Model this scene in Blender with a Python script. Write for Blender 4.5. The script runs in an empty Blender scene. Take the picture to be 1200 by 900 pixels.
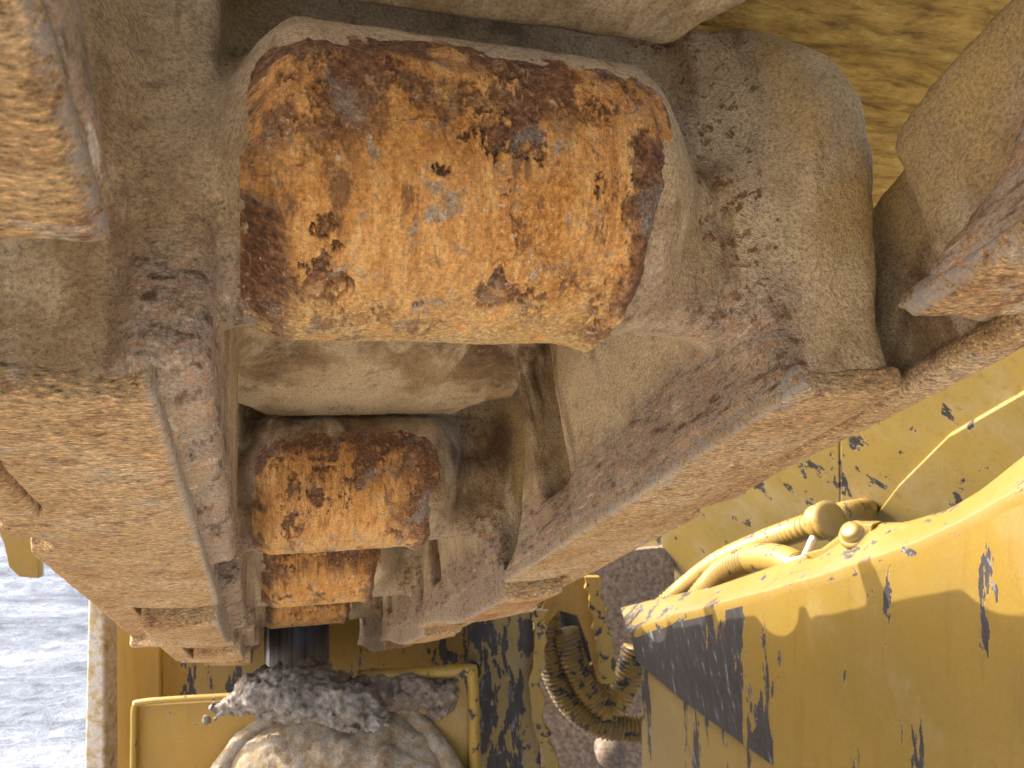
import bpy, math, random
import numpy as np
from mathutils import Vector, Matrix

# ------------------------------------------------------------------ camera, sky, sun, exposure
sc = bpy.context.scene
U = 0.5                      # metres per design unit
CAM_H = 1.45                 # camera height above the ground
F = 942.0                    # focal length in photo pixels (1200 wide)
cd = bpy.data.cameras.new("camera"); cam = bpy.data.objects.new("camera", cd)
sc.collection.objects.link(cam); sc.camera = cam
cam.location = (0, 0, CAM_H); cam.rotation_euler = (math.radians(90), 0, 0)
cd.sensor_width = 36.0; cd.lens = 36.0 * F / 1200.0
cd.clip_start = 0.01; cd.clip_end = 600
cd.dof.use_dof = True; cd.dof.focus_distance = 0.46; cd.dof.aperture_fstop = 30.0

SUN_EL = math.radians(37); SUN_AZ = math.radians(-78)      # azimuth from +Y (view direction) towards +X
sun_to = Vector((math.sin(SUN_AZ) * math.cos(SUN_EL), math.cos(SUN_AZ) * math.cos(SUN_EL), math.sin(SUN_EL)))
w = bpy.data.worlds.new("World"); sc.world = w; w.use_nodes = True
nt = w.node_tree; nt.nodes.clear()
sky = nt.nodes.new("ShaderNodeTexSky"); sky.sky_type = 'NISHITA'; sky.sun_disc = False
sky.sun_elevation = SUN_EL; sky.sun_rotation = SUN_AZ; sky.air_density = .55; sky.dust_density = 5.0; sky.ozone_density = .6
bg = nt.nodes.new("ShaderNodeBackground"); bg.inputs[1].default_value = 0.15
wo = nt.nodes.new("ShaderNodeOutputWorld")
nt.links.new(sky.outputs[0], bg.inputs[0]); nt.links.new(bg.outputs[0], wo.inputs[0])
sd = bpy.data.lights.new("sun", 'SUN'); sd.energy = 2.0; sd.angle = math.radians(0.5); sd.color = (1.0, 0.93, 0.82)
sun = bpy.data.objects.new("sun", sd); sc.collection.objects.link(sun)
sun.rotation_euler = sun_to.to_track_quat('Z', 'Y').to_euler()
sun.location = (-4, 0, 6)
sc.view_settings.view_transform = 'Standard'; sc.view_settings.look = 'None'
sc.view_settings.exposure = 2.47; sc.view_settings.gamma = 1.0
sc.view_settings.use_curve_mapping = False
sc.cycles.max_bounces = 5; sc.cycles.diffuse_bounces = 2
sc.cycles.use_denoising = True; sc.cycles.denoising_prefilter = 'NONE'

# ------------------------------------------------------------------ frames
_d = np.array([(305 - 600) / F, (450 - 870) / F, 1.0]); D = _d / np.linalg.norm(_d)      # along the track, away
_l = np.array([1.0, 0, -_d[0]]); L = _l / np.linalg.norm(_l)                             # across the track
N = np.cross(D, L); N = N * np.sign(N[1])                                                # through the track, up
P0 = np.array([.2335 + _d[0] * .874, .319 + _d[1] * .874, .874])
RM = np.array([L, D, N]); CL = -RM @ P0
PITCH = 1.139
def c2w(p): return Vector((p[0] * U, p[2] * U, CAM_H + p[1] * U))            # camera-frame units -> world metres
def t2w(p): return c2w(P0 + p[0] * L + p[1] * D + p[2] * N)                  # track-frame units -> world metres
def atd(px, py, dep): return c2w(np.array([(px - 600) / F * dep, (450 - py) / F * dep, dep]))
def atx(px, py, X):                                                          # point of the plane X = const of the track frame
    r = RM @ np.array([(px - 600) / F, (450 - py) / F, 1.0]); t = (X - CL[0]) / r[0]; return CL + t * r
TM = Matrix(((L[0], D[0], N[0], 0), (L[2], D[2], N[2], 0), (L[1], D[1], N[1], 0), (0, 0, 0, 1)))   # track axes in world

# ------------------------------------------------------------------ numpy noise
def vnoise(x, y, z, s, seed):
    rng = np.random.RandomState(seed); T = rng.rand(32, 32, 32).astype(np.float32)
    x = np.asarray(x * s + 100.3); y = np.asarray(y * s + 57.7); z = np.asarray(z * s + 31.1)
    xi = np.floor(x).astype(int); yi = np.floor(y).astype(int); zi = np.floor(z).astype(int)
    fx = x - xi; fy = y - yi; fz = z - zi
    fx = fx * fx * (3 - 2 * fx); fy = fy * fy * (3 - 2 * fy); fz = fz * fz * (3 - 2 * fz)
    def g(a, b, c): return T[(xi + a) % 32, (yi + b) % 32, (zi + c) % 32]
    return ((g(0,0,0)*(1-fx)+g(1,0,0)*fx)*(1-fy)+(g(0,1,0)*(1-fx)+g(1,1,0)*fx)*fy)*(1-fz) + \
           ((g(0,0,1)*(1-fx)+g(1,0,1)*fx)*(1-fy)+(g(0,1,1)*(1-fx)+g(1,1,1)*fx)*fy)*fz
def fbm(x, y, z, s, seed, o=4, gain=.5):
    t = 0; a = 1.0; n = 0
    for i in range(o):
        t = t + a * vnoise(x, y, z, s * 2 ** i, seed + i); n += a; a *= gain
    return t / n
def sstep(a, b, x): t = np.clip((x - a) / (b - a), 0, 1); return t * t * (3 - 2 * t)

# ------------------------------------------------------------------ distance fields and surface nets
def smin(a, b, k): h = np.clip(.5 + .5 * (b - a) / k, 0, 1); return b + (a - b) * h - k * h * (1 - h)
def smax(a, b, k): return -smin(-a, -b, k)
def box(x, y, z, c, h, r=0.0):
    qx = np.abs(x - c[0]) - h[0] + r; qy = np.abs(y - c[1]) - h[1] + r; qz = np.abs(z - c[2]) - h[2] + r
    return np.sqrt(np.maximum(qx, 0)**2 + np.maximum(qy, 0)**2 + np.maximum(qz, 0)**2) + np.minimum(np.maximum(qx, np.maximum(qy, qz)), 0) - r
def bx(x, y, z, x0, x1, y0, y1, z0, z1, r=0.0):
    return box(x, y, z, ((x0+x1)/2, (y0+y1)/2, (z0+z1)/2), ((x1-x0)/2, (y1-y0)/2, (z1-z0)/2), r)
def poly2(u, v, pts):
    d2 = np.full(np.broadcast(u, v).shape, 1e9); s = np.ones(d2.shape)
    n = len(pts)
    for i in range(n):
        ax, ay = pts[i]; bx_, by = pts[i - 1]
        ex, ey = bx_ - ax, by - ay; wx = u - ax; wy = v - ay
        t = np.clip((wx * ex + wy * ey) / (ex * ex + ey * ey), 0, 1)
        d2 = np.minimum(d2, (wx - ex * t)**2 + (wy - ey * t)**2)
        c1 = v >= ay; c2 = v < by; c3 = ex * wy > ey * wx
        flip = (c1 & c2 & c3) | (~c1 & ~c2 & ~c3)
        s = np.where(flip, -s, s)
    return s * np.sqrt(d2)
def extr(d2, x, x0, x1, r=0.0):
    wx = d2 + r; wy = np.abs(x - (x0 + x1) / 2) - (x1 - x0) / 2 + r
    return np.minimum(np.maximum(wx, wy), 0) + np.sqrt(np.maximum(wx, 0)**2 + np.maximum(wy, 0)**2) - r
def surface_nets(fn, lo, hi, h):
    n = [int(math.ceil((hi[i] - lo[i]) / h)) + 1 for i in range(3)]
    ax = [lo[i] + h * np.arange(n[i]) for i in range(3)]
    V = np.asarray(fn(ax[0][:, None, None], ax[1][None, :, None], ax[2][None, None, :]), dtype=np.float32)
    V = np.broadcast_to(V, n).copy()
    V[[0, -1]] = np.maximum(V[[0, -1]], h * .01); V[:, [0, -1]] = np.maximum(V[:, [0, -1]], h * .01); V[:, :, [0, -1]] = np.maximum(V[:, :, [0, -1]], h * .01)
    S = V < 0
    cs = [(i, j, k) for i in (0, 1) for j in (0, 1) for k in (0, 1)]
    def sub(A, c): return A[c[0]:n[0]-1+c[0], c[1]:n[1]-1+c[1], c[2]:n[2]-1+c[2]]
    cnt = sum(sub(S, c).astype(np.int8) for c in cs)
    act = (cnt > 0) & (cnt < 8)
    I = np.argwhere(act); idx = np.full(act.shape, -1, np.int64); idx[act] = np.arange(len(I))
    vals = {c: V[I[:, 0] + c[0], I[:, 1] + c[1], I[:, 2] + c[2]] for c in cs}
    acc = np.zeros((len(I), 3)); num = np.zeros(len(I))
    for a in cs:
        for axi in range(3):
            if a[axi]: continue
            b = list(a); b[axi] = 1; b = tuple(b)
            va, vb = vals[a], vals[b]; cr = (va < 0) != (vb < 0)
            t = np.where(cr, va / np.where(cr, va - vb, 1), 0)
            p = np.zeros((len(I), 3)); p[:] = a; p[:, axi] += t
            acc += p * cr[:, None]; num += cr
    verts = np.array(lo) + h * (I + acc / num[:, None])
    faces = []
    for axi in range(3):
        o1, o2 = [(1, 2), (2, 0), (0, 1)][axi]
        s0 = [slice(1, n[i] - 1) for i in range(3)]; s0[axi] = slice(0, n[axi] - 1)
        s1 = list(s0); s1[axi] = slice(1, n[axi])
        A = S[tuple(s0)]; B = S[tuple(s1)]
        E = np.argwhere(A != B); off = np.array([s.start for s in s0]); G = E + off
        inside = A[A != B]
        def cell(d1, d2):
            g = G.copy(); g[:, o1] -= d1; g[:, o2] -= d2; return idx[g[:, 0], g[:, 1], g[:, 2]]
        q = np.stack([cell(1, 1), cell(0, 1), cell(0, 0), cell(1, 0)], 1)
        q[~inside] = q[~inside][:, ::-1]
        faces.append(q)
    faces = np.concatenate(faces); faces = faces[(faces >= 0).all(1)]
    return verts, faces

# ------------------------------------------------------------------ mesh helpers
COL = sc.collection
def mesh_from(name, verts, faces, smooth=True):
    me = bpy.data.meshes.new(name)
    verts = np.asarray(verts, dtype=np.float32); faces = np.asarray(faces)
    me.vertices.add(len(verts)); me.vertices.foreach_set("co", verts.ravel())
    k = faces.shape[1]
    me.loops.add(len(faces) * k); me.loops.foreach_set("vertex_index", faces.ravel().astype(np.int32))
    me.polygons.add(len(faces)); me.polygons.foreach_set("loop_start", np.arange(0, len(faces) * k, k, dtype=np.int32))
    me.polygons.foreach_set("use_smooth", np.full(len(faces), smooth))
    me.update(calc_edges=True); me.validate()
    return me
def normals(me):
    a = np.empty(len(me.vertices) * 3, np.float32); me.vertex_normals.foreach_get("vector", a); return a.reshape(-1, 3)
def coords(me):
    a = np.empty(len(me.vertices) * 3, np.float32); me.vertices.foreach_get("co", a); return a.reshape(-1, 3)
def displace(me, fn):
    v = coords(me); n = normals(me); h = fn(v, n)
    me.vertices.foreach_set("co", (v + n * h[:, None]).astype(np.float32).ravel()); me.update()
def add_attr(me, name, vals):
    a = me.attributes.new(name, 'FLOAT', 'POINT'); a.data.foreach_set("value", np.asarray(vals, np.float32))
def obj(name, me, mat=None, parent=None):
    o = bpy.data.objects.new(name, me); COL.objects.link(o)
    if mat and me and not me.materials: me.materials.append(mat)
    if parent: o.parent = parent
    return o
def empty(name, loc=(0, 0, 0), mw=None):
    o = bpy.data.objects.new(name, None); COL.objects.link(o); o.empty_display_size = .05
    if mw is not None: o.matrix_world = mw
    else: o.location = loc
    return o
def tag(o, label, cat, group=None):
    o["label"] = label; o["category"] = cat
    if group: o["group"] = group
    return o
def raw(name, verts, faces, mat=None, parent=None, bevel=0.0, smooth=False, origin=None):
    me = bpy.data.meshes.new(name); me.from_pydata([tuple(v) for v in verts], [], faces); me.update()
    o = obj(name, me, mat, parent)
    if bevel:
        m = o.modifiers.new("bevel", 'BEVEL'); m.width = bevel; m.segments = 2; m.limit_method = 'ANGLE'
    if smooth or bevel:
        for p in me.polygons: p.use_smooth = True
        if not smooth:
            m = o.modifiers.new("wn", 'WEIGHTED_NORMAL')
    return o
def prism(name, pts, ext, mat, parent=None, bevel=0.004, wob=0):
    """outline (world points, ordered) extruded by the world vector ext"""
    n = len(pts); a = [Vector(p) for p in pts]; b = [p + Vector(ext) for p in a]
    fs = [tuple(range(n)), tuple(range(2 * n - 1, n - 1, -1))] + [(i, i + n, (i + 1) % n + n, (i + 1) % n) for i in range(n)]
    me_o = raw(name, a + b, fs, mat, parent, bevel)
    import bmesh
    bm = bmesh.new(); bm.from_mesh(me_o.data); bmesh.ops.recalc_face_normals(bm, faces=bm.faces); bm.to_mesh(me_o.data); bm.free()
    return me_o
def spline(pts, n):
    pts = [Vector(p) for p in pts]; pts = [2 * pts[0] - pts[1]] + pts + [2 * pts[-1] - pts[-2]]
    out = []; m = len(pts) - 3
    for i in range(n):
        t = i / (n - 1) * m; k = min(int(t), m - 1); t -= k
        a, b, c, e = pts[k:k + 4]
        out.append(.5 * ((2 * b) + (c - a) * t + (2 * a - 5 * b + 4 * c - e) * t * t + (3 * b - a - 3 * c + e) * t ** 3))
    return out
def tube(name, pts, rad, mat, parent=None, n=120, seg=14, caps=True):
    """rad: number or function of the arc length in metres"""
    P = spline(pts, n) if n else [Vector(p) for p in pts]; n = len(P)
    s = 0; V = []; Fs = []; T0 = (P[1] - P[0]).normalized(); up = T0.orthogonal().normalized()
    for i in range(n):
        T = (P[min(i + 1, n - 1)] - P[max(i - 1, 0)]).normalized()
        up = (up - T * up.dot(T)).normalized(); sd_ = T.cross(up)
        if i: s += (P[i] - P[i - 1]).length
        r = rad(s) if callable(rad) else rad
        for k in range(seg):
            a = 2 * math.pi * k / seg; V.append(P[i] + (up * math.cos(a) + sd_ * math.sin(a)) * r)
        if i:
            for k in range(seg):
                Fs.append(((i - 1) * seg + k, (i - 1) * seg + (k + 1) % seg, i * seg + (k + 1) % seg, i * seg + k))
    if caps: Fs += [tuple(range(seg))[::-1], tuple((n - 1) * seg + k for k in range(seg))]
    return raw(name, V, Fs, mat, parent, smooth=True)

# ------------------------------------------------------------------ material helper
class Mat:
    def __init__(s, name):
        s.m = bpy.data.materials.new(name); s.m.use_nodes = True; s.t = s.m.node_tree; s.t.nodes.clear()
        s.o = s.t.nodes.new("ShaderNodeOutputMaterial"); s.b = s.t.nodes.new("ShaderNodeBsdfPrincipled")
        s.t.links.new(s.b.outputs[0], s.o.inputs[0])
    def node(s, t, **k):
        n = s.t.nodes.new("ShaderNode" + t)
        for a, v in k.items(): setattr(n, a, v)
        return n
    def put(s, sock, v):
        if hasattr(v, "is_output"): s.t.links.new(v, sock)
        elif v is not None:
            if sock.type == 'RGBA' and len(v) == 3: v = (*v, 1)
            sock.default_value = v
    def obj(s, vary=True):
        c = s.node("TexCoord").outputs["Object"]
        if vary:
            r = s.math('MULTIPLY', s.node("ObjectInfo").outputs["Random"], 7.3)
            a = s.node("VectorMath", operation='ADD'); s.put(a.inputs[0], c); s.put(a.inputs[1], s.comb(r, r, r)); return a.outputs[0]
        return c
    def uv(s): return s.node("UVMap").outputs[0]
    def attr(s, name): n = s.node("Attribute", attribute_name=name); return n.outputs["Fac"]
    def comb(s, x, y, z):
        n = s.node("CombineXYZ"); s.put(n.inputs[0], x); s.put(n.inputs[1], y); s.put(n.inputs[2], z); return n.outputs[0]
    def sep(s, v): n = s.node("SeparateXYZ"); s.put(n.inputs[0], v); return n.outputs
    def scale(s, v, sc_, loc=(0, 0, 0), rot=(0, 0, 0)):
        n = s.node("Mapping"); s.put(n.inputs[0], v); n.inputs["Scale"].default_value = sc_; n.inputs["Location"].default_value = loc
        n.inputs["Rotation"].default_value = rot; return n.outputs[0]
    def noise(s, v, sc_, det=5, rough=.55, dist=0.0):
        n = s.node("TexNoise"); s.put(n.inputs["Vector"], v); n.inputs["Scale"].default_value = sc_
        n.inputs["Detail"].default_value = det; n.inputs["Roughness"].default_value = rough; n.inputs["Distortion"].default_value = dist
        return n.outputs["Fac"]
    def voro(s, v, sc_, feat='F1'):
        n = s.node("TexVoronoi", feature=feat); s.put(n.inputs["Vector"], v); n.inputs["Scale"].default_value = sc_; return n.outputs["Distance"]
    def math(s, op, a, b=None, clamp=False):
        n = s.node("Math", operation=op, use_clamp=clamp); s.put(n.inputs[0], a)
        if b is not None: s.put(n.inputs[1], b)
        return n.outputs[0]
    def step(s, x, a, b):
        n = s.node("MapRange", interpolation_type='SMOOTHSTEP'); s.put(n.inputs[0], x); n.inputs[1].default_value = a; n.inputs[2].default_value = b
        return n.outputs[0]
    def ramp(s, f, st):
        n = s.node("ValToRGB"); s.put(n.inputs[0], f); e = n.color_ramp.elements
        while len(e) < len(st): e.new(.5)
        for i, (p, c) in enumerate(st): e[i].position = p; e[i].color = (*c, 1)
        return n.outputs[0]
    def mix(s, f, a, b, mode='MIX'):
        n = s.node("Mix", data_type='RGBA', blend_type=mode); s.put(n.inputs[0], f); s.put(n.inputs[6], a); s.put(n.inputs[7], b); return n.outputs[2]
    def bump(s, h, strength, dist, nrm=None):
        n = s.node("Bump"); s.put(n.inputs["Height"], h); n.inputs["Strength"].default_value = strength; n.inputs["Distance"].default_value = dist
        if nrm: s.put(n.inputs["Normal"], nrm)
        return n.outputs[0]
    def done(s, col, rough=.8, nrm=None, metal=0.0, spec=.4):
        s.put(s.b.inputs["Base Color"], col); s.put(s.b.inputs["Roughness"], rough); s.put(s.b.inputs["Metallic"], metal)
        s.put(s.b.inputs["Specular IOR Level"], spec)
        if nrm: s.put(s.b.inputs["Normal"], nrm)
        return s.m

# ------------------------------------------------------------------ materials
def mat_casting():
    m = Mat("cast_steel"); c = m.obj(); p = m.sep(m.obj(False))
    big = m.noise(c, 6, 6, .62); mid = m.noise(c, 24, 7, .66, .4); sp = m.noise(c, 130, 7, .72, .4); fine = m.noise(c, 480, 4, .75); grit = m.noise(c, 1000, 2, .6)
    col = m.ramp(big, [(.35, (.14, .075, .03)), (.44, (.36, .24, .115)), (.52, (.58, .425, .235)), (.66, (.70, .55, .34))])
    col = m.mix(m.math('MULTIPLY', m.step(mid, .52, .68), .7), col, (.28, .165, .078))
    col = m.mix(m.math('MULTIPLY', m.step(m.noise(m.scale(c, (1, 1, .3)), 30, 7, .7, .3), .54, .66), .6), col, (.44, .35, .245))
    # caked pale dust and darker dribbles with soft edges
    col = m.mix(m.math('MULTIPLY', m.step(m.noise(m.scale(c, (1.6, 1, .45)), 14, 6, .65, .5), .48, .64), .65), col, (.74, .585, .37))
    col = m.mix(m.math('MULTIPLY', m.step(m.noise(m.scale(c, (2.2, 1, .22)), 26, 6, .65, .2), .58, .68), .55), col, (.19, .105, .05))
    # yellower tone on the upper part of the right-hand lugs
    yel = m.math('MULTIPLY', m.step(p[0], .33 * U, .37 * U), m.step(m.noise(c, 11, 6, .6), .40, .54))
    yel = m.math('MULTIPLY', yel, m.step(m.math('ADD', p[2], m.math('MULTIPLY', mid, .08)), .19 * U, .27 * U))
    col = m.mix(m.math('MULTIPLY', yel, .8), col, m.mix(m.step(mid, .4, .6), (.62, .42, .15), (.52, .36, .16)))
    # scuffed band low on the inner flanks
    band = m.math('MULTIPLY', m.step(m.math('ADD', p[2], m.math('MULTIPLY', m.noise(c, 22, 5, .65), .09 * U)), .215 * U, .13 * U), m.step(m.math('ABSOLUTE', p[0]), .36 * U, .31 * U))
    scr = m.noise(m.scale(c, (40, 10, 60)), 3.0, 7, .72)
    bcol = m.ramp(scr, [(.36, (.09, .04, .016)), (.44, (.22, .14, .08)), (.50, (.36, .30, .235)), (.56, (.34, .165, .06)), (.64, (.48, .42, .34)), (.72, (.7, .58, .42))])
    col = m.mix(m.math('MULTIPLY', band, m.math('ADD', .6, m.math('MULTIPLY', m.step(mid, .38, .56), .4))), col, bcol)
    # rust: clustered on the near inner edge, sparse freckles elsewhere
    edge = m.math('MULTIPLY', m.step(p[1], .02 * U, -.14 * U), m.math('MULTIPLY', m.step(p[0], .37 * U, .31 * U), m.step(p[0], .20 * U, .26 * U)))
    gate = m.step(m.noise(c, 10, 4, .6), .50, .66)
    rust = m.step(m.math('ADD', m.math('ADD', sp, m.math('MULTIPLY', edge, .13)), m.math('MULTIPLY', gate, .055)), .69, .73)
    rcol = m.ramp(m.noise(c, 190, 5, .7), [(.36, (.14, .05, .018)), (.5, (.32, .13, .04)), (.64, (.5, .25, .095))])
    col = m.mix(m.math('MULTIPLY', rust, .88), col, rcol)
    col = m.mix(1.0, col, m.ramp(fine, [(.32, (.52, .49, .45)), (.5, (1, 1, 1)), (.68, (1.32, 1.31, 1.28))]), 'MULTIPLY')
    col = m.mix(m.math('MULTIPLY', m.step(grit, .68, .74), .5), col, (.66, .58, .47))
    h = m.math('ADD', m.math('MULTIPLY', fine, .5), m.math('ADD', m.math('MULTIPLY', sp, .6), m.math('MULTIPLY', grit, .15)))
    h = m.math('ADD', h, m.math('ADD', m.math('MULTIPLY', rust, -.35), m.math('MULTIPLY', mid, .8)))
    return m.done(col, m.ramp(mid, [(.3, (.55,)*3), (.7, (.85,)*3)]), m.bump(h, 1.0, .0042), spec=.4)

def mat_pad():
    m = Mat("worn_rust_pad"); u = m.uv(); r = m.math('MULTIPLY', m.node("ObjectInfo").outputs["Random"], 3.1)
    a = m.node("VectorMath", operation='ADD'); m.put(a.inputs[0], u); m.put(a.inputs[1], m.comb(r, r, r)); c = a.outputs[0]
    sv = m.scale(c, (1, .22, 1))
    st = m.noise(sv, 210, 6, .7); st2 = m.noise(m.scale(c, (1, .4, 1)), 70, 7, .72, .3)
    bl = m.noise(c, 30, 8, .68, .4); bl2 = m.noise(c, 52, 8, .76, .6); vi = m.noise(c, 17, 7, .65)
    fine = m.noise(c, 620, 3, .75); grit = m.noise(c, 300, 6, .8); low = m.attr("low"); dk = m.attr("dark")
    col = m.ramp(st, [(.30, (.36, .145, .03)), (.42, (.64, .29, .07)), (.52, (.78, .395, .11)), (.62, (.84, .49, .17)), (.74, (.86, .60, .29))])
    col = m.mix(m.math('MULTIPLY', m.step(vi, .47, .62), .85), col, m.ramp(grit, [(.34, (.34, .11, .016)), (.5, (.64, .27, .045)), (.64, (.78, .43, .11))]))
    lm = m.math('MULTIPLY', low, m.step(m.noise(c, 44, 8, .7), .36, .50))
    col = m.mix(lm, col, m.ramp(grit, [(.36, (.27, .14, .042)), (.47, (.52, .32, .10)), (.56, (.68, .46, .17)), (.68, (.84, .68, .38))]))
    col = m.mix(m.math('MULTIPLY', m.step(st2, .54, .62), .8), col, (.20, .085, .028))
    col = m.mix(m.math('MULTIPLY', m.step(bl2, .545, .63), .8), col, m.ramp(grit, [(.34, (.13, .085, .05)), (.46, (.31, .235, .16)), (.58, (.48, .41, .32)), (.70, (.76, .70, .60))]))
    dcol = m.ramp(grit, [(.34, (.04, .018, .010)), (.44, (.12, .05, .019)), (.53, (.24, .10, .034)), (.66, (.46, .23, .09))])
    dcol = m.mix(m.math('MULTIPLY', m.step(bl, .53, .63), .8), dcol, m.ramp(fine, [(.3, (.14, .105, .075)), (.7, (.42, .35, .27))]))
    dcol = m.mix(m.step(m.noise(c, 55, 7, .7), .58, .63), dcol, (.48, .27, .11))
    col = m.mix(dk, col, dcol)
    col = m.mix(m.math('MULTIPLY', m.attr("crack"), .85), col, (.07, .03, .014))
    col = m.mix(1.0, col, m.ramp(fine, [(.30, (.55, .52, .5)), (.5, (1, 1, 1)), (.72, (1.35, 1.35, 1.35))]), 'MULTIPLY')
    wsp = m.math('MULTIPLY', m.step(grit, .58, .66), m.step(m.noise(c, 24, 5, .65), .50, .60))
    col = m.mix(m.math('MULTIPLY', wsp, .8), col, (.80, .73, .62))
    h = m.math('ADD', m.math('MULTIPLY', grit, 1.0), m.math('ADD', m.math('MULTIPLY', fine, .4), m.math('MULTIPLY', st, .8)))
    h = m.math('ADD', h, m.math('MULTIPLY', st2, 1.2))
    return m.done(col, m.ramp(bl, [(.35, (.45,)*3), (.6, (.78,)*3)]), m.bump(h, .9, .0032), spec=.5)

def mat_rail():
    m = Mat("rough_ground_steel"); c = m.obj(); p = m.sep(m.obj(False))
    fib = m.noise(m.scale(c, (.38, 1, 1)), 560, 5, .8); fib2 = m.noise(m.scale(c, (.3, 1, 1)), 170, 6, .75); big = m.noise(c, 9, 5, .6); sp = m.noise(c, 60, 6, .7)
    col = m.ramp(big, [(.32, (.46, .23, .088)), (.5, (.62, .40, .175)), (.68, (.68, .48, .265))])
    col = m.mix(m.math('MULTIPLY', m.step(sp, .52, .66), .8), col, (.32, .14, .055))
    col = m.mix(m.math('MULTIPLY', m.step(m.noise(c, 33, 6, .7), .55, .68), .6), col, (.50, .45, .36))
    col = m.mix(1.0, col, m.ramp(fib, [(.36, (.22, .19, .16)), (.47, (.85, .83, .8)), (.55, (1.1, 1.08, 1.05)), (.64, (1.9, 1.85, 1.8))]), 'MULTIPLY')
    col = m.mix(m.math('MULTIPLY', m.step(fib2, .56, .66), .65), col, (.13, .065, .032))
    ed = m.math('MULTIPLY', m.step(m.math('ABSOLUTE', p[0]), .315 * U, .305 * U), m.step(fib2, .40, .55))
    col = m.mix(m.math('MULTIPLY', ed, .7), col, (.55, .50, .44))
    h = m.math('ADD', m.math('MULTIPLY', fib, .8), m.math('MULTIPLY', fib2, 1.5))
    return m.done(col, m.math('SUBTRACT', .85, m.math('MULTIPLY', ed, .4)), m.bump(h, 1.0, .005), spec=.35)

def mat_yellow(name, base=(.25, .158, .022), chip=.60, chipsc=18, dirt=.25, stretch=(1, 1, .35), dust=(.28, .20, .09), bare=(.026, .022, .021), zone=None, rough=.45, rotx=0.0):
    base = tuple(b * .76 for b in base); dust = tuple(b * .76 for b in dust)      # old paint, base scaled down to balance the exposure
    m = Mat(name); c = m.obj(); q = m.obj(False)
    big = m.noise(c, 3.5, 5, .55); n = m.noise(m.scale(m.scale(c, (1, 1, 1), rot=(rotx, 0, 0)), stretch), chipsc, 6, .66, .3); fine = m.noise(c, 260, 4, .65); sm = m.noise(c, 45, 5, .6)
    col = m.mix(m.step(big, .35, .7), base, tuple(b * k for b, k in zip(base, (.88, .90, 1.1))))
    col = m.mix(m.math('MULTIPLY', m.step(m.noise(c, 6, 6, .65), .45, .75), dirt), col, dust)
    col = m.mix(m.math('MULTIPLY', m.step(sm, .55, .75), dirt), col, tuple(b * .6 for b in base))
    run = m.noise(m.scale(m.scale(c, (1, 1, 1), rot=(rotx, 0, 0)), (1.6, 1.6, .12)), 30, 6, .65)
    col = m.mix(m.math('MULTIPLY', m.step(run, .52, .68), .30), col, tuple(b * k for b, k in zip(base, (.62, .60, .8))))
    col = m.mix(m.math('MULTIPLY', m.step(m.noise(m.scale(c, (1, 1, .5)), 8, 7, .7, .4), .55, .68), .28), col, (.235, .18, .09))
    th = m.math('ADD', n, m.math('MULTIPLY', m.step(m.noise(c, 5, 3, .5), .5, .65), .035))
    if zone is not None:
        th = m.math('ADD', n, zone(m, q))
    chipm = m.step(th, chip, chip + .012)
    prim = m.step(th, chip - .012, chip)
    bc = m.ramp(m.noise(m.scale(c, stretch), 60, 6, .7), [(.3, tuple(b * .55 for b in bare)), (.5, bare), (.60, tuple(b * 1.6 for b in bare)), (.64, (.13, .145, .17)), (.74, (.24, .27, .31))])
    col = m.mix(m.math('MULTIPLY', prim, .5), col, tuple(min(1, b * 1.2 + .04) for b in base))
    col = m.mix(chipm, col, bc)
    col = m.mix(1.0, col, m.ramp(fine, [(.3, (.86,)*3), (.6, (1, 1, 1)), (.8, (1.08,)*3)]), 'MULTIPLY')
    h = m.math('ADD', m.math('MULTIPLY', chipm, -1.0), m.math('MULTIPLY', m.noise(c, 180, 3, .5), .35))
    return m.done(col, m.mix(chipm, (rough,)*3, (.6, .6, .6)), m.bump(h, .5, .0012), spec=.4)

def mat_simple(name, stops, sc_=40, rough=.85, bstr=.6, bd=.004, fine=300, metal=0, stretch=(1, 1, 1)):
    m = Mat(name); c = m.scale(m.obj(), stretch)
    n = m.noise(c, sc_, 7, .62, .2); f = m.noise(c, fine, 4, .7)
    col = m.mix(1.0, m.ramp(n, stops), m.ramp(f, [(.25, (.68,)*3), (.55, (1, 1, 1)), (.8, (1.25,)*3)]), 'MULTIPLY')
    return m.done(col, rough, m.bump(m.math('ADD', n, m.math('MULTIPLY', f, .4)), bstr, bd), metal=metal)

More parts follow.
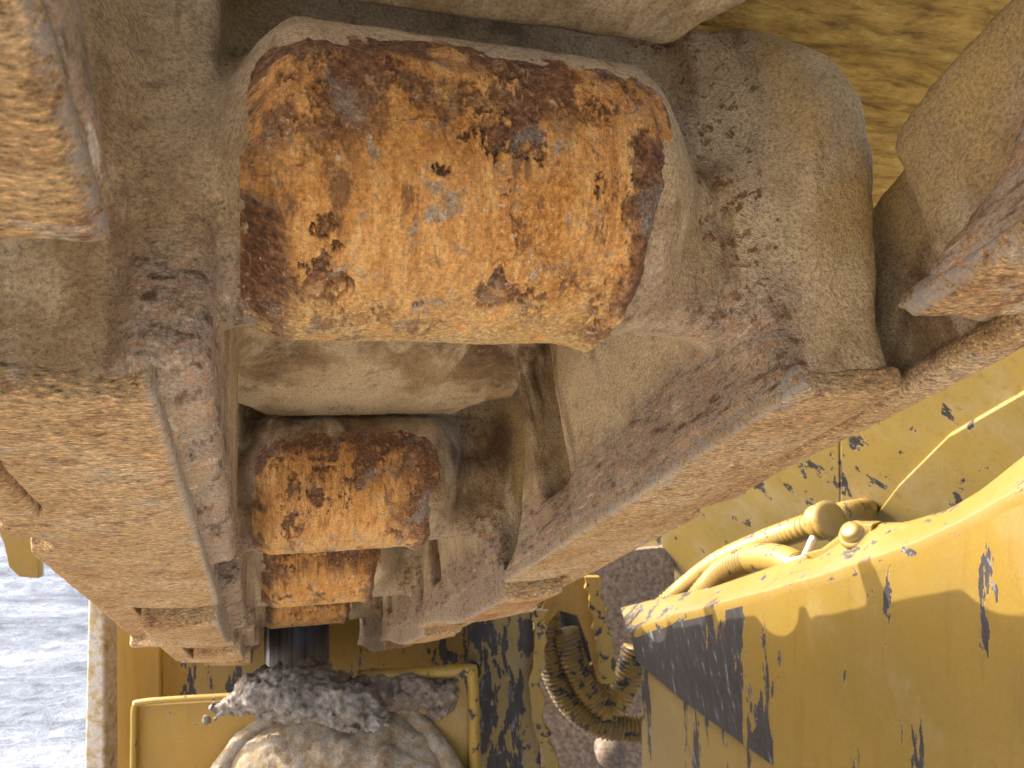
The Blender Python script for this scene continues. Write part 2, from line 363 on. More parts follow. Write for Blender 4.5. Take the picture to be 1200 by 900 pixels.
M_cast = mat_casting(); M_pad = mat_pad(); M_rail = mat_rail()
M_shoe = mat_simple("golden_shoe_plate", [(.3, (.15, .085, .018)), (.5, (.40, .255, .055)), (.7, (.56, .39, .10))], 85, .9, 1.0, .012, 330, 0, (.30, 1.1, 1))  # golden base carries the yellow light bounced from the frame
def mat_ground():
    m = Mat("gravel_ground"); c = m.obj(False); p = m.sep(c); cs = m.scale(c, (.35, 1, 1))
    n = m.noise(cs, 2.6, 8, .66, .3); f = m.noise(m.scale(c, (.5, 1, 1)), 22, 6, .7); e = m.math('MULTIPLY', m.noise(c, 1.4, 5, .6), 1.2)
    pale = m.ramp(n, [(.3, (.24, .22, .19)), (.5, (.40, .37, .32)), (.7, (.52, .485, .43))])
    dimmed_ground = m.ramp(n, [(.34, (.062, .075, .095)), (.46, (.125, .145, .175)), (.58, (.19, .215, .25)), (.7, (.25, .275, .31))])
    mask = m.math('MULTIPLY', m.step(m.math('ADD', p[0], e), -.3, -1.1), m.step(m.math('ADD', p[1], e), 1.9, 2.7))  # ground in view dimmed against glare; unseen rest stays pale to bounce light
    col = m.mix(mask, pale, dimmed_ground)
    col = m.mix(1.0, col, m.ramp(f, [(.3, (.55,)*3), (.52, (1, 1, 1)), (.7, (1.35,)*3)]), 'MULTIPLY')
    return m.done(col, .9, m.bump(m.math('ADD', n, m.math('MULTIPLY', f, .5)), 1.0, .10))
M_ground = mat_ground()
M_mud = mat_simple("grey_mud", [(.3, (.08, .066, .05)), (.48, (.17, .14, .105)), (.62, (.26, .235, .20)), (.75, (.20, .115, .05))], 45, .75, .8, .004, 260)
M_mudtan = mat_simple("dried_tan_mud", [(.3, (.15, .10, .05)), (.48, (.27, .195, .105)), (.6, (.33, .28, .205)), (.72, (.22, .12, .03))], 34, .8, 1.0, .007, 260)
M_dirt = mat_simple("caked_dirt", [(.3, (.09, .065, .045)), (.5, (.19, .14, .10)), (.7, (.30, .24, .18))], 60, .95, 1.0, .008, 260)
M_chrome = mat_simple("scratched_rod", [(.3, (.04, .038, .04)), (.5, (.09, .085, .085)), (.7, (.20, .18, .17))], 6, .5, .3, .001, 120, .3, (22, 22, .4))
M_black = mat_simple("black_shade_and_knob", [(.3, (.012, .012, .014)), (.6, (.03, .03, .034)), (.8, (.07, .065, .06))], 60, .5, .4, .002)
M_paledge = mat_simple("worn_pale_edge", [(.3, (.22, .15, .07)), (.45, (.40, .31, .16)), (.55, (.48, .42, .34)), (.7, (.30, .27, .26))], 30, .6, .8, .004, 160)
M_wire = mat_simple("pale_wire", [(.3, (.5, .4, .25)), (.7, (.7, .6, .45))], 60, .6, .2, .001)
M_mbare = mat_simple("bare_end", [(.3, (.05, .04, .038)), (.5, (.12, .10, .095)), (.7, (.24, .21, .19))], 60, .9, 1.0, .006, 200)

# ------------------------------------------------------------------ ground
def build_ground():
    n = 160; xs = np.concatenate([np.linspace(-200, -9, 12), np.linspace(-8.5, 8, n), np.linspace(9, 200, 12)])
    ys = np.concatenate([np.linspace(-150, -2, 12), np.linspace(-1, 12, n), np.linspace(13, 300, 14)])
    X, Y = np.meshgrid(xs, ys, indexing='ij')
    Z = .16 * (fbm(X * .35, Y, X * 0, 2.2, 3, 5, .6) - .5) + .035 * (fbm(X, Y, X * 0, 9, 8, 3) - .5)
    near = sstep(14, 6, np.hypot(X, Y - 4)); Z = Z * near
    v = np.stack([X, Y, Z], -1).reshape(-1, 3); a, b = X.shape
    i = np.arange(a * b).reshape(a, b); f = np.stack([i[:-1, :-1], i[1:, :-1], i[1:, 1:], i[:-1, 1:]], -1).reshape(-1, 4)
    o = obj("ground", mesh_from("ground", v, f), M_ground); o["kind"] = "structure"
build_ground()

# ------------------------------------------------------------------ track links
BY, BZ, BR = -.116, .251, .150
SIDE = [(-.158, .09), (-.19, .18), (-.222, .26), (-.236, .34), (-.226, .41), (-.19, .47), (-.13, .515), (-.04, .54), (.05, .57), (.12, .60), (.78, .60), (.70, .50),
        (.672, .42), (.675, .30), (.70, .21), (.765, .125), (.85, .06), (.965, .018), (-.15, .012)]
def link_sdf(x, y, z, cut=0.0):
    ax = np.abs(x)
    if cut:
        s2 = [poly2(y, z, [(a - (c_ if a > .6 else 0), b) for a, b in SIDE]) for c_ in (.20, .15)]
        side2 = np.where(x < 0, s2[0], s2[1])
    else: side2 = poly2(y, z, SIDE)
    # walls; the inner face leans back a little towards the top
    inner = .300 - .012 * sstep(.0, .5, z) + .02 * sstep(.35, .1, z) * sstep(.2, .9, y) * 0
    rnd = .07 * sstep(.34, .55, z) * sstep(.25, .0, y)
    wall = smax(extr(side2, ax, .26, .458, .012 + .15 * cut), inner - ax, .007)
    wall = smax(wall, ax - (.458 - rnd), .045)
    # near face of the lug turns back towards the inner edge
    bul = .085 * sstep(.05, .30, z) * sstep(.60, .46, z)
    wall = smax(wall, ((-.152 - bul * sstep(.298, .385, ax) + .10 * np.maximum(.318 - ax, 0)) - y) * .85, .008)
    # body of the rail zone, wider from the middle on, and the outer tail
    wide = np.minimum(bx(ax, y, z, .44, .530, .33, .90, .035, .30, .02), bx(ax, y, z, .486, .530, .80, 1.43, .035, .30, .012))
    wide = smax(wide, (z - .31 + .22 * np.maximum(y - .75, 0)) * .9, .03)
    d = smin(wall, wide, .015)
    # pocket with a jamb in the wall
    slot = bx(ax, y, z, .24, .375, .475 - cut, .640 - cut, .10, .66, .03)
    d = smax(d, -slot, .012)
    # barrel across, its saddle and the web behind it
    r = np.sqrt((y - BY)**2 + (z - BZ)**2)
    flare = -.115 * sstep(.165, .29, np.abs(x + .02)) * sstep(-.15, .6, (BY - y) / np.maximum(r, 1e-3))
    barrel = np.maximum(r - BR - flare, ax - .31)
    saddle = bx(ax, y, z, -1, .26, -.07, BY + .16, .28, .58, .03)
    barrel = smin(barrel, saddle, .06)
    d = smin(d, barrel, .055)
    if not cut: d = smin(d, bx(x, y, z, -.33, -.262, -.172, .64, .02, .59, .012), .012)      # upright web beside the barrel
    web = bx(ax, y, z, -1, .32, -.10, .93, .0, .15, .02) * 0 + np.maximum(np.maximum(ax - .33, np.maximum(-.1 - y, y - .925)), np.maximum((.44 - .05 * sstep(.3, .9, y)) - z, z - .60))
    d = smin(d, web, .05)
    # sockets of the lip over the next link's lugs
    for cx in (.30,):
        q = np.sqrt((ax - .36)**2 + (y - .98)**2) - .15
        d = smax(d, -np.maximum(q, .36 - z) , .02)
    return d * .9
lv, lf = surface_nets(link_sdf, (-.56, -.27, -.02), (.56, 1.46, .62), .0085)
me_link = mesh_from("casting", lv * U, lf)
lv0, lf0 = surface_nets(lambda x, y, z: link_sdf(x, y, z, .15), (-.56, .2, -.02), (.56, 1.46, .62), .0095)
me_link0 = mesh_from("casting", lv0 * U, lf0)
for _m in (me_link, me_link0): displace(_m, lambda v, n: .0022 * (fbm(v[:, 0], v[:, 1], v[:, 2], 22, 5, 4) - .5) * 2 + .0009 * (fbm(v[:, 0], v[:, 1], v[:, 2], 140, 9, 2) - .5) * 2)

def rail_sdf(x, y, z, cut=0.0, drop=0.0):
    zz = z - .012 * sstep(.36, .53, x)
    out = .462 + .068 * sstep(.20, .36, y) - .012 * sstep(.1, -.16, y)
    y1 = 1.03 - .10 * sstep(.40, .46, x)
    a = np.maximum(np.maximum(.302 - x, x - out), np.maximum(-.152 - y - .02 * sstep(.34, .30, x), y - .975 + cut))
    t = np.maximum(np.maximum(.463 - x, x - .530), np.maximum(.3 - y, y - 1.44 - .08 * (x - .463) / .067))
    d = np.minimum(a, t)
    d = smax(d, np.maximum(-zz - drop * sstep(.9, .2, y), zz - .030), .006 + .1 * cut)
    if not cut: d = smax(d, -(np.sqrt(((x - .525) / .032)**2 + ((y - .40) / .055)**2 + (z / .05)**2) - 1) * .03, .004)
    return d
rv, rf = surface_nets(rail_sdf, (.285, -.19, -.02), (.55, 1.54, .10), .005)
def rail_disp(v, n):
    x, y, z = v[:, 0], v[:, 1], v[:, 2]
    wy = y + .02 * fbm(x, y, z, 30, 61, 3) + .31 * x; wx = x + .02 * fbm(y, z, x, 37, 62, 3) - .23 * y; wz = z + .37 * y
    return .0012 * (fbm(wx, wy, wz, 83, 21, 4, .65) - .5) * 2 + .0016 * (fbm(x, wy, z, 14, 25, 3) - .5) * 2
rv0, rf0 = surface_nets(lambda x, y, z: rail_sdf(x, y, z, .15), (.285, .2, -.02), (.55, 1.54, .10), .006)
rv1, rf1 = surface_nets(lambda x, y, z: rail_sdf(x, y, z, .20), (.285, .2, -.02), (.55, 1.54, .10), .006)
def rail_mesh(sx, v, f):
    me = mesh_from("side_rail", v * U * [sx, 1, 1], f if sx > 0 else f[:, ::-1]); displace(me, rail_disp); return me
me_rail = {1: rail_mesh(1, rv, rf), -1: rail_mesh(-1, rv, rf)}
rv2, rf2 = surface_nets(lambda x, y, z: rail_sdf(x, y, z, 0.0, .055), (.285, -.19, -.08), (.55, 1.54, .10), .0075)
me_rail2 = {1: rail_mesh(1, rv2, rf2), -1: rail_mesh(-1, rv2, rf2)}
me_rail0 = {1: rail_mesh(1, rv0, rf0), -1: rail_mesh(-1, rv1, rf1)}

def pad_mesh(seed, nx=420, na=360):
    """scaly worn skin on the barrel: long axis across, wrapped round the near and lower side"""
    hx, cx0, a0, a1 = .200, -.040, math.radians(30), math.radians(-150)
    x = np.linspace(-hx, hx, nx)[:, None] + np.zeros((1, na)); t = np.linspace(0, 1, na)[None, :] + np.zeros((nx, 1))
    a = a0 + (a1 - a0) * t; arc = (a0 - a) * BR
    tot = (a0 - a1) * BR
    # rounded outline with ragged rim
    qx = np.abs(x + .004) - (hx - .075); qy = np.abs(arc - tot / 2) - (tot / 2 - .09)
    rim = .065 - (np.sqrt(np.maximum(qx, 0)**2 + np.maximum(qy, 0)**2) + np.minimum(np.maximum(qx, qy), 0))
    wob = (fbm(x, arc, x * 0, 16, seed + 1, 4, .6) - .5)
    e = rim + .035 * wob
    top = sstep(.175, .10, arc + .07 * (fbm(x, arc, x * 0, 9, seed + 2, 4, .6) - .5) * 2)           # dark cap towards the top
    right = sstep(.07, .15, x + .10 * (fbm(x, arc, x * 0, 8, seed + 3, 4, .6) - .5) * 2) * sstep(.42, .30, arc)
    b = fbm(x * 1.0, arc * .8, x * 0, 17, seed + 4, 7, .72)
    dk = np.maximum(sstep(.615, .64, b + .05 * top), np.maximum(top, right) * .9 * sstep(.43, .53, fbm(x, arc * .8, x * 0, 22, seed + 5, 7, .75)))
    rimdark = sstep(.045, .02, e) * sstep(.35, .5, fbm(x, arc, x * 0, 14, seed + 6, 4))
    dk = np.clip(np.maximum(dk * (1 - .85 * sstep(.24, .34, arc) * sstep(.16, .10, x)), rimdark), 0, 1)
    b2 = fbm(x, arc, x * 0, 7, seed + 7, 5, .6); crack = .5 * sstep(.007, .002, np.abs(b2 - .5)) * sstep(.45, .6, fbm(x, arc, x * 0, 9, seed + 8, 3)) * (1 - dk)
    h = .008 * sstep(-.004, .03, e) - .005
    h = h + .0045 * (1 - dk) * sstep(.0, .02, e) - .003 * crack
    h = h + .004 * (fbm(x, arc * .5, x * 0, 30, seed + 9, 5, .6) - .5) + .0035 * dk * (fbm(x, arc, x * 0, 60, seed + 10, 3, .6) - .5) + .003 * (b - .5)
    h = h + .010 * np.exp(-((x - .165) / .016)**2) * sstep(.12, .22, arc) * sstep(0, .02, e)           # raised ridge at one end
    R = BR + .004 + h - .115 * sstep(.165, .29, np.abs(x + cx0 + .02)) * sstep(-.15, .6, np.cos(a))
    P = np.stack([x + cx0, BY - R * np.cos(a), BZ + R * np.sin(a)], -1) * U
    i = np.arange(nx * na).reshape(nx, na)
    f = np.stack([i[:-1, :-1], i[:-1, 1:], i[1:, 1:], i[1:, :-1]], -1).reshape(-1, 4)
    em = e.reshape(-1); keep = (em[f] > -.012).any(1); f = f[keep]
    me = mesh_from("wear_pad", P.reshape(-1, 3), f)
    add_attr(me, "dark", dk.reshape(-1)); add_attr(me, "crack", crack.reshape(-1))
    add_attr(me, "low", sstep(.20, .36, arc).reshape(-1))
    uvl = me.uv_layers.new(name="UVMap"); li = np.empty(len(me.loops), np.int32); me.loops.foreach_get("vertex_index", li)
    uv = np.stack([x.reshape(-1) * U, -arc.reshape(-1) * U], -1)[li].astype(np.float32); uvl.data.foreach_set("uv", uv.ravel())
    return me
me_pad1 = pad_mesh(11); me_pads = [pad_mesh(k, 260, 220) for k in (57, 83, 131)]

def plate_mesh():
    def sdf(x, y, z):
        d = bx(x, y, z, -1.02, 1.02, -.155, .975, .605, .70, .02)
        d = np.minimum(d, bx(x, y, z, -1.0, 1.0, .80, 1.06, .575, .63, .01))  # overlap added under the next plate to block sun through the gap
        g = bx(x, y, z, -1.02, 1.02, .55, .63, .65, .86, .02)
        d = smin(d, g, .03)
        for s in (-1, 1):       # bites in the ends of the plate
            d = smax(d, -(np.sqrt((x - s * 1.08)**2 + (y - .05)**2) - .16), .02)
        return d
    v, f = surface_nets(sdf, (-1.06, -.2, .54), (1.06, 1.1, .9), .018)
    me = mesh_from("shoe_plate", v * U, f)
    displace(me, lambda v, n: .004 * (fbm(v[:, 0], v[:, 1], v[:, 2], 18, 31, 4) - .5) * 2)
    return me
me_plate = plate_mesh()

LINKS = [  # index, dx, dy, dz, pitch angle, label
    (-1, .0, .0, .0, 0, "track link running on overhead behind the viewpoint, out of the picture"),
    (0, .0, .0, .0, 0, "nearest rusty track link, its blurred lugs cropped by both upper corners"),
    (1, .0, .0, .0, 0, "big rusty track link filling the centre, with the largest orange worn pad"),
    (2, .0, .0, .022, .8, "second track link, seen in full through the opening under the big worn pad"),
    (3, .02, .0, .07, 2.4, "third track link, small orange pad just below the second link's pad"),
    (4, .04, .0, .14, 4.0, "farthest track link, thin orange pad strip low in the tunnel above the dark rod"),
]
for i, dx, dy, dz, ang, lab in LINKS:
    org = t2w((dx, (i - 1) * PITCH + dy, dz))
    mw = Matrix.Translation(org) @ TM @ Matrix.Rotation(math.radians(ang), 4, 'X')
    root = empty("track_link", mw=mw)
    tag(root, lab, "track link", "links of the track chain")
    obj("casting", me_link if i else me_link0, M_cast, root)
    if i: obj("wear_pad", me_pad1 if i == 1 else me_pads[i % 3], M_pad, root)
    for s in (-1, 1):
        obj("side_rail", (me_rail2 if i > 1 else me_rail if i else me_rail0)[s], M_rail, root)
    obj("shoe_plate", me_plate, M_shoe, root)

# ------------------------------------------------------------------ yellow machine frame, right
def edge_zone(kx):                       # more bare metal towards the far end of the plate (object X runs along the frame)
    def z(m, q):
        p = m.sep(q); a = m.step(p[1], kx[0] * U, kx[1] * U)
        return m.math('MULTIPLY', a, kx[2])
    return z
Y_face = mat_yellow("chipped_yellow_frame", chip=.615, chipsc=17, stretch=(1, 1, .25), zone=edge_zone((1.95, 2.95, .25)), rotx=math.radians(-23))
Y_low = mat_yellow("streaked_yellow_frame", base=(.27, .175, .032), chip=.575, chipsc=20, stretch=(1, 1.2, .18), rotx=math.radians(-23))
Y_flange = mat_yellow("chipped_yellow_flange", chip=.60, chipsc=30, dirt=.25, stretch=(1, .6, 1), zone=edge_zone((2.4, 3.8, .08)))
Y_panel = mat_yellow("dusty_yellow_panel", base=(.28, .195, .045), chip=.60, chipsc=14, dirt=.6, dust=(.32, .27, .17), stretch=(1, 1, .6), rotx=math.radians(-23))
Y_plain = mat_yellow("plain_yellow", base=(.38, .205, .018), chip=.66, chipsc=20, dirt=.3)
Y_worn = mat_yellow("worn_olive_yellow", base=(.25, .17, .035), chip=.50, chipsc=26, dirt=.6, stretch=(1, 1, .3))
Y_strip = mat_yellow("chipped_yellow_strip", base=(.36, .225, .03), chip=.60, chipsc=40, dirt=.2, stretch=(1, 1, 1))
Y_dhose = mat_yellow("dirty_yellow_hose", base=(.28, .17, .03), chip=.555, chipsc=34, dirt=.9, dust=(.14, .09, .045), stretch=(1, 1, 1))
Y_hose = mat_yellow("yellow_hose", base=(.32, .205, .04), chip=.61, chipsc=30, dirt=.5, stretch=(1, 1, 1))

def local_prism(name, pts, ext, mat, root, bevel=.004):
    """prism whose points are track-frame units, built in the root's track-aligned space"""
    o = prism(name, [Vector(p) * U for p in pts], Vector(ext) * U, mat, root, bevel); return o
root = empty("frame_side_plate", mw=Matrix.Translation(t2w((0, 0, 0))) @ TM)
tag(root, "big chipped yellow frame plate at lower right, sunlit along its folded top edge", "frame plate")
XF = 1.8
top = [(738, 742), (790, 722), (860, 703), (940, 682), (1010, 660), (1080, 635), (1130, 612), (1200, 572), (1330, 480)]
tp = [atx(a, b, XF) for a, b in top]
crease = [atx(a, b, XF) for a, b in [(745, 775), (800, 822), (860, 866), (925, 912), (1010, 975)]]
br = atx(1330, 1150, XF); bl = atx(745, 1150, XF)
main = [tuple(p) for p in tp] + [tuple(br)] + [tuple(p) for p in [atx(1200, 1150, XF)] + crease[::-1]]
local_prism("side_web", main, (.07, 0, 0), Y_face, root)
low = [tuple(p + np.array([.035, 0, 0])) for p in crease] + [tuple(atx(1200, 1150, XF) + np.array([.035, 0, 0])), tuple(bl + np.array([.035, 0, 0]))]
local_prism("lower_web", low, (.07, 0, 0), Y_low, root)
# end face of the plate, turned towards the far end
ep = [atx(738, 742, XF), atx(745, 775, XF), bl]
# folded flange: from the fold up and back, with a rolled back edge
back = [(728, 712), (775, 700), (835, 688), (905, 664), (960, 645), (990, 622), (1010, 612), (1060, 612), (1110, 598), (1150, 574), (1200, 534), (1330, 420)]
bp = [atx(a, b, XF + .17) for a, b in back]
def resample(P, n):
    P = np.array(P); s = np.concatenate([[0], np.cumsum(np.linalg.norm(np.diff(P, axis=0), axis=1))]); t = np.linspace(0, s[-1], n)
    return np.stack([np.interp(t, s, P[:, k]) for k in range(3)], 1)
na = 90; A = resample([p + np.array([-.004, 0, .0]) for p in tp], na); B = resample(bp, na); V = []; Fq = []
prof = [(0, .006, .05), (.0, .0, .0), (.06, -.004, -.004), (.5, -.004, 0.002), (.92, -.006, 0), (1.0, .0, .0), (1.02, .03, .03), (1.0, .10, .06)]
for k in range(na):
    wv = .010 * (vnoise(np.array(k * .21), np.array(0.), np.array(0.), 1, 3) - .5)
    for (t, ox, oz) in prof:
        p = A[k] * (1 - t) + B[k] * t + np.array([ox * (1 if t > .9 else 1), 0, -oz if t > .9 else oz * -1 + wv]); V.append(p * U)
m_ = len(prof)
for k in range(na - 1):
    for j in range(m_ - 1): Fq.append((k * m_ + j, k * m_ + j + 1, (k + 1) * m_ + j + 1, (k + 1) * m_ + j))
fl = raw("top_flange", V, Fq, Y_flange, root, smooth=True)
# lifting lug with a bolt on the flange
lug = [atx(a, b, XF + .12) for a, b in [(938, 650), (965, 643), (985, 628), (1000, 614), (1022, 614), (1020, 632), (990, 645), (955, 656)]]
local_prism("lug", [tuple(p) for p in lug], (.05, 0, .01), Y_flange, root, .003)
bc = atx(1001, 627, XF + .10)
def disc(name, c, ax, prof_, mat, parent, seg=24):
    """lathe: prof_ = [(radius, height)] round axis ax at c (metres)"""
    ax = Vector(ax).normalized(); u_ = ax.orthogonal().normalized(); v_ = ax.cross(u_); V = []; Fs = []
    for r, h in prof_:
        for k in range(seg):
            a = 2 * math.pi * k / seg; V.append(Vector(c) + ax * h + (u_ * math.cos(a) + v_ * math.sin(a)) * r)
    n = len(prof_)
    for i in range(n - 1):
        for k in range(seg): Fs.append((i * seg + k, i * seg + (k + 1) % seg, (i + 1) * seg + (k + 1) % seg, (i + 1) * seg + k))
    Fs.append(tuple((n - 1) * seg + k for k in range(seg)))
    return raw(name, V, Fs, mat, parent, smooth=True)
disc("bolt", bc * U, (-.75, -.4, .5), [(.030, 0), (.030, .004), (.024, .006), (.020, .007), (.019, .018), (.012, .021)], Y_flange, root)

# ------------------------------------------------------------------ yellow body panel behind the frame
root = empty("body_panel", mw=Matrix.Translation(t2w((0, 0, 0))) @ TM)
tag(root, "tall dusty yellow body panel behind the frame plate, with a seam and paint chips", "panel")
XP = 2.75
def atp(px, py, off):                     # panel leaned over towards the track so the sun only grazes it
    k = .75; r = RM @ np.array([(px - 600) / F, (450 - py) / F, 1.0]); t = (XP + off - k * (CL[2] - .55) - CL[0]) / (r[0] + k * r[2]); return CL + t * r
def pan(pts, off, name="panel_sheet", mat=Y_panel): return local_prism(name, [tuple(atp(a, b, off)) for a, b in pts], (.045, 0, .03), mat, root, .004)
pan([(984, 380), (985, 640), (990, 760), (1500, 760), (1500, 250), (1400, 250)], 0)
pan([(774, 400), (776, 800), (988, 800), (981, 380)], .03)
pan([(640, 450), (640, 900), (773, 900), (771, 450)], .16)
pan([(1010, 625), (1052, 570), (1110, 512), (1240, 437), (1500, 330), (1500, 720), (1010, 720)], -.045, "gusset")

# ------------------------------------------------------------------ hoses
def ridged(r, pitch, amp, parts=None):
    def f(s):
        k = amp * (.5 + .5 * math.cos(2 * math.pi * s / pitch))
        if parts:
            for a, b in parts:
                if a < s < b: return r * 1.02
        return r - amp + k
    return f
def hose(pts, X, r, label, pitch=.0075, amp=.0022, parts=None, n=420, ends=None, mat=None):
    P = [atd(p[0], p[1], -X) if X < 0 else t2w(atx(p[0], p[1], p[2] if len(p) > 2 else X)) for p in pts]
    o = tube("ribbed_hose", P, ridged(r, pitch, amp, parts), mat or Y_hose, None, n=n, seg=18); tag(o, label, "hose", "yellow hoses of the machine"); return o
h1 = hose([(770, 716, 2.1), (800, 690), (840, 660), (890, 637), (940, 619), (985, 604, 2.35), (1020, 596, 2.85)], 2.2, .030, "long yellow hose running behind the frame flange under the body panel", .014, .004, n=420)
h2 = hose([(815, 706, 2.02), (830, 688), (850, 668), (880, 655), (915, 656), (940, 668)], 2.05, .034, "short ribbed yellow hose arching just behind the frame flange", .014, .006, [(.30, .47)], n=420)
h3 = hose([(640, 700), (643, 760), (660, 810), (690, 842), (725, 853), (760, 855)], -5.0, .044, "outer ribbed hose looping down in the recess left of the frame plate", .0135, .006, mat=Y_dhose)
h4 = hose([(662, 740), (672, 775), (690, 808), (712, 828), (728, 815), (738, 785), (745, 760)], -4.95, .044, "inner ribbed hose curling upward in the recess left of the frame plate", .0135, .006, mat=Y_dhose)
h5 = hose([(690, 775), (700, 800), (718, 812), (735, 800)], -5.25, .036, "small ribbed hose tucked behind the two looping hoses", .0135, .006, n=200, mat=Y_dhose)
disc_c = t2w(atx(965, 611, 2.2)); cdir = t2w(atx(1000, 600, 2.2)) - t2w(atx(930, 622, 2.2))
cl = disc("hose_coupling", disc_c, cdir, [(.03, -.02), (.041, -.018), (.041, 0), (.036, .003), (.036, .010), (.043, .012), (.043, .024), (.032, .028)], Y_hose, None)
tag(cl, "round yellow hose coupling at the right end of the long hose", "coupling")
wr = tube("wire_tie", [t2w(atx(a, b, 2.0)) for a, b in [(937, 664), (945, 648), (950, 637), (953, 630)]], .0075, M_wire, n=20, seg=8); tag(wr, "thin pale wire tie standing up beside the flange lug", "wire")
wr2 = tube("wire_tie", [t2w(atx(a, b, 1.98)) for a, b in [(922, 658), (940, 655), (958, 650)]], .0075, M_wire, n=20, seg=8); tag(wr2, "thin pale wire tie lying along the flange below the lug", "wire")

# ------------------------------------------------------------------ recess between chain and frame
def cam_prism(name, pts, dep, thick, mat, parent=None, bevel=.004, lean=None):
    P = [atd(a, b, dep if len(p_) < 3 else p_[2]) for p_ in pts for a, b in [p_[:2]]]
    return prism(name, P, (0, thick * U, 0), mat, parent, bevel)
def ragged(name, mid, wid, dep, mat, label, th=.05, seed=1, amp=4.0):
    P = spline([Vector((a, b, 0)) for a, b in mid], 26); rng = random.Random(seed); Ls = []; Rs = []
    for p in P:
        Ls.append((p.x - wid / 2 + rng.uniform(-amp, amp) * .6, p.y)); Rs.append((p.x + wid / 2 + rng.uniform(-amp, amp), p.y))
    o = cam_prism(name, Ls + Rs[::-1], dep, th, mat, None, .003); tag(o, label, "strip"); return o
r_ = cam_prism("strut_plate", [(548, 690), (622, 690), (640, 1000), (548, 1000)], 4.3, .10, Y_worn); tag(r_, "olive yellow strut plate with dark flaking paint right of the muddy hub", "plate")
ragged("strut_edge", [(632, 716), (633, 760), (628, 800), (633, 850), (646, 900), (662, 960)], 15, 4.2, Y_strip, "narrow ragged sunlit yellow strip beside the ribbed hose loop", .04, 2)
rc = cam_prism("recess_plate", [(560, 660), (790, 640), (800, 1200), (560, 1200)], 6.0, .08, M_dirt); tag(rc, "dark dirt-caked plate at the back of the hose recess", "plate")
bs = cam_prism("hose_bracket", [(622, 745), (640, 700), (690, 668), (700, 690), (712, 800), (700, 800), (688, 755), (676, 722), (655, 716), (640, 735), (636, 760)], 4.9, .05, Y_plain); tag(bs, "yellow arched bracket with a round opening around the hose loop", "bracket")
ragged("bracket_edge", [(692, 676), (701, 715), (707, 755), (714, 802)], 17, 4.75, Y_strip, "chipped sunlit yellow strip standing right of the hose loop", .05, 5)
bl_ = tube("shade_filler", [atd(a, b, 5.4) for a, b in [(655, 690), (675, 740), (695, 790), (700, 830)]], .085, M_black, n=40, seg=20); tag(bl_, "black filler for the shaded inside of the opening behind the ribbed loops", "hose")  # dark tube added for the shade inside the opening, no hose there
bm_ = tube("pale_beam", [atd(548, 860, 4.7), atd(590, 890, 4.5), atd(640, 930, 4.3)], .045, M_paledge, n=20, seg=4); tag(bm_, "pale slanting beam at the bottom edge right of the muddy box", "beam")
rk = disc("round_stud", atd(716, 882, 5.2), (0, -1, .1), [(.05, -.05), (.05, 0), (.045, .02), (.025, .035)], M_dirt, None); tag(rk, "small round dirty stud at the bottom below the hoses", "stud")

# ------------------------------------------------------------------ box and muddy hub under the chain
root = empty("hub_guard", atd(350, 1000, 3.9)); tag(root, "yellow box-shaped guard around the muddy hub at bottom centre", "guard")
def gp(name, pts, dep, th, mat, bevel=.004):
    o = cam_prism(name, pts, dep, th, mat, None, bevel); o.parent = root; o.matrix_parent_inverse = root.matrix_world.inverted(); return o
bpy.context.view_layer.update()
gp("front_plate", [(158, 826), (300, 818), (420, 815), (420, 1000), (152, 1000)], 3.75, .05, Y_plain, .006)
gp("side_plate", [(418, 800), (553, 790), (556, 1000), (418, 1000)], 3.80, .08, mat_yellow("scuffed_yellow", base=(.34, .20, .024), chip=.61, chipsc=18, dirt=.55), .006)
gp("cross_plate", [(183, 700), (560, 690), (560, 1000), (183, 1000)], 4.9, .06, mat_yellow("flaking_yellow", base=(.30, .18, .024), chip=.57, chipsc=22, dirt=.6), .004)
tube_e = tube("rim", [atd(155, 1000, 3.73), atd(157, 860, 3.73), atd(158, 829, 3.73), atd(166, 823, 3.73), atd(215, 819, 3.73), atd(290, 815, 3.73)], .008, Y_strip, None, n=60, seg=8)
tube_e.parent = root; tube_e.matrix_parent_inverse = root.matrix_world.inverted()
tb2 = tube("rim", [atd(420, 792, 3.78), atd(480, 789, 3.78), atd(545, 785, 3.78), atd(553, 790, 3.78), atd(555, 850, 3.78), atd(556, 1000, 3.78)], .014, Y_strip, None, n=60, seg=8)
tb2.parent = root; tb2.matrix_parent_inverse = root.matrix_world.inverted()

lp = empty("guard_wall", atd(150, 1000, 4.6)); tag(lp, "upright yellow plate at lower left beside the pale ground, its outer edge worn pale", "plate")
bpy.context.view_layer.update()
for nm, pts, dep, th, mt in (("plate", [(118, 640), (187, 660), (190, 1000), (116, 1000)], 4.7, .05, Y_plain), ("worn_edge", [(104, 640), (121, 640), (123, 1000), (96, 1000)], 4.4, .16, M_paledge)):
    o = cam_prism(nm, pts, dep, th, mt, None, .008); o.parent = lp; o.matrix_parent_inverse = lp.matrix_world.inverted()

rod = tube("piston_rod", [atd(348, 690, 4.5), atd(348, 830, 4.5)], .088, M_chrome, n=2, seg=40); tag(rod, "dark vertical steel rod below the farthest track link", "rod")
rod2 = tube("bright_pipe", [atd(319, 700, 4.4), atd(319, 815, 4.4)], .017, mat_simple("polished_pipe", [(.3, (.35, .36, .40)), (.6, (.62, .64, .68))], 20, .3, .2, .001, 100, .3, (8, 8, .5)), n=2, seg=16); tag(rod2, "bright slim pipe left of the dark rod", "pipe")

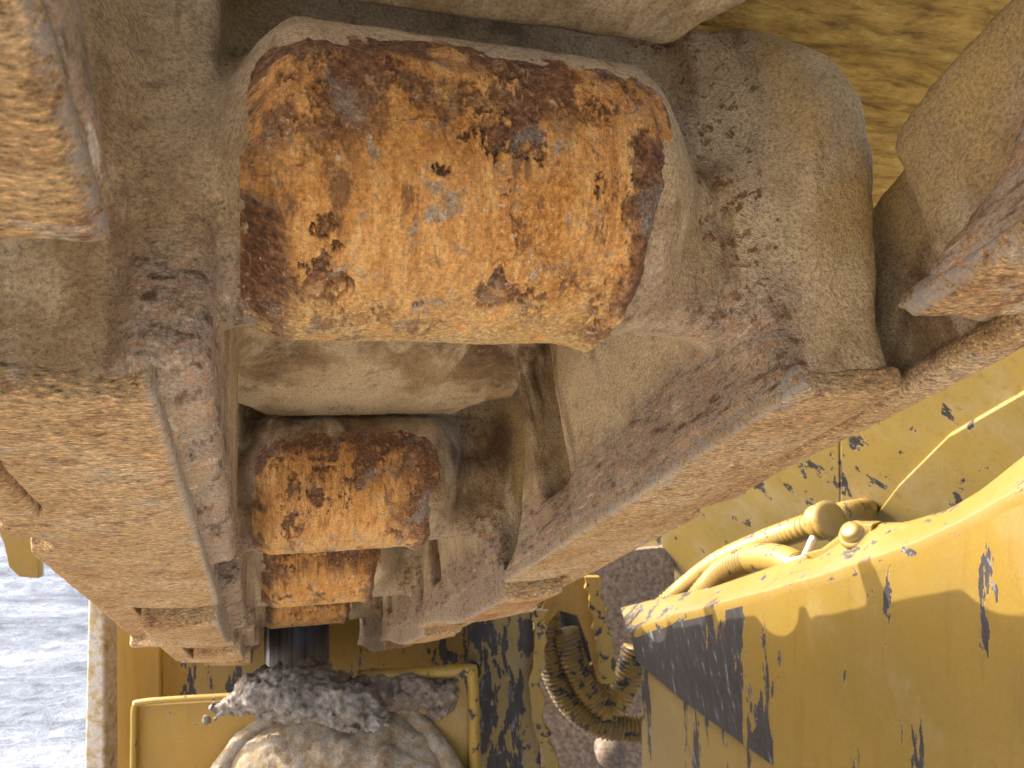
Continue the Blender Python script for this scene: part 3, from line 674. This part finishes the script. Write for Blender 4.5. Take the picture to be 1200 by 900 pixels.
def blob(name, fn, lo, hi, h, mat, label, cat, disp=.006, seed=3, kind=None):
    v, f = surface_nets(fn, lo, hi, h); me = mesh_from(name, v * U, f)
    displace(me, lambda a, n: disp * (fbm(a[:, 0], a[:, 1], a[:, 2], 55, seed, 5, .65) - .5) * 2 + disp * .4 * (fbm(a[:, 0], a[:, 1], a[:, 2], 120, seed + 7, 3) - .5) * 2)
    o = obj(name, me, mat); tag(o, label, cat)
    if kind: o["kind"] = kind
    return o
# muddy hub: a squat dome with a rolled rim, axis towards the camera and up
hc = atd(388, 975, 3.55); ax = Vector((.05, -.86, .50)).normalized()
hub = empty("muddy_hub", hc); tag(hub, "round muddy hub with a rolled tan rim at the bottom edge, under the mud heap", "hub")
bpy.context.view_layer.update()
def hub_part(name, prof_, mat, disp, seed):
    o = disc(name, hc, ax, prof_, mat, None, 96); v = coords(o.data); n = normals(o.data)
    h = disp * (fbm(v[:, 0], v[:, 1], v[:, 2], 22, seed, 5, .6) - .5) * 2
    o.data.vertices.foreach_set("co", (v + n * h[:, None]).astype(np.float32).ravel()); o.data.update()
    o.parent = hub; o.matrix_parent_inverse = hub.matrix_world.inverted(); return o
Rr = 168 * 3.55 / F * U
hub_part("dome", [(Rr * .90 * math.cos(t), -.02 + .075 * math.sin(t)) for t in np.linspace(0, math.pi / 2 - .03, 40)], M_mudtan, .022, 5)
hub_part("rim", [(Rr * .80, -.03), (Rr * .86, .005), (Rr * .93, .014), (Rr * .985, .004), (Rr * 1.0, -.02), (Rr * 1.0, -.06), (Rr * .95, -.10)], M_mudtan, .012, 9)
# heap of grey mud on the guard
mc = np.array([352 - 600, 450 - 800, F]) / F * 3.66
def heap(x, y, z):
    x, y, z = np.broadcast_arrays(x, y, z)
    q = np.sqrt((x / .36)**2 + (y / .15)**2 + ((z + .05 + .5 * (x + .05)**2) / .12)**2) - 1
    return q * .10 + .075 * (fbm(x, y, z, 7, 41, 5, .6) - .5) * 2
hp = blob("mud_heap", heap, (-.46, -.27, -.30), (.46, .3, .2), .0095, M_mud, "heap of lumpy grey mud on the guard above the round hub", "mud", .013, 13)
hp.location = c2w(mc)
def heap2(x, y, z):
    x, y, z = np.broadcast_arrays(x, y, z)
    q = np.sqrt((x / .40)**2 + (y / .12)**2 + ((z + .03) / .09)**2) - 1
    return q * .09 + .10 * (fbm(x, y, z, 8, 71, 5, .6) - .5) * 2 + .01
hp2 = blob("mud_heap", heap2, (-.4, -.2, -.2), (.5, .2, .15), .0095, M_dirt, "darker brown caked dirt along the guard's right plate below the chain", "dirt", .012, 17)
hp2.location = c2w(np.array([468 - 600, 450 - 806, F]) / F * 3.78)

# small sunlit bracket peeping out between chain and guard
lb = cam_prism("lit_bracket", [(478, 770, 5.4), (520, 756, 5.4), (545, 742, 5.4), (551, 775, 5.4), (535, 792, 5.4), (478, 792, 5.4)], 5.4, .06, Y_plain); tag(lb, "small bright yellow bracket peeping out under the chain right of the dirt", "bracket")
for k, (a, b) in enumerate([(507, 786), (522, 786)]):
    o = disc("stud_nut", atd(a, b, 5.0), (0, -1, .15), [(.018, -.03), (.018, 0), (.013, .008)], M_wire, None, 12); tag(o, ["left", "right"][k] + " one of two small pale nuts on the guard's top edge", "nut", "pale nuts on the guard")
kn = disc("grease_fitting", atd(553, 786, 4.2), (.3, -1, .1), [(.02, -.03), (.024, 0), (.02, .02), (.008, .03)], M_black, None, 14); tag(kn, "small dark knob at the top right corner of the guard", "knob")
# far yellow bit at the left edge of the view
fb = cam_prism("far_panel", [(-120, 560, 6.5), (-10, 600, 6.5), (5, 640, 6.5), (10, 664, 6.5), (22, 676, 6.5), (45, 678, 6.5), (45, 560, 6.5)], 6.5, .08, Y_plain); tag(fb, "yellow sheet corner peeping out under the left rail at the left edge", "sheet")
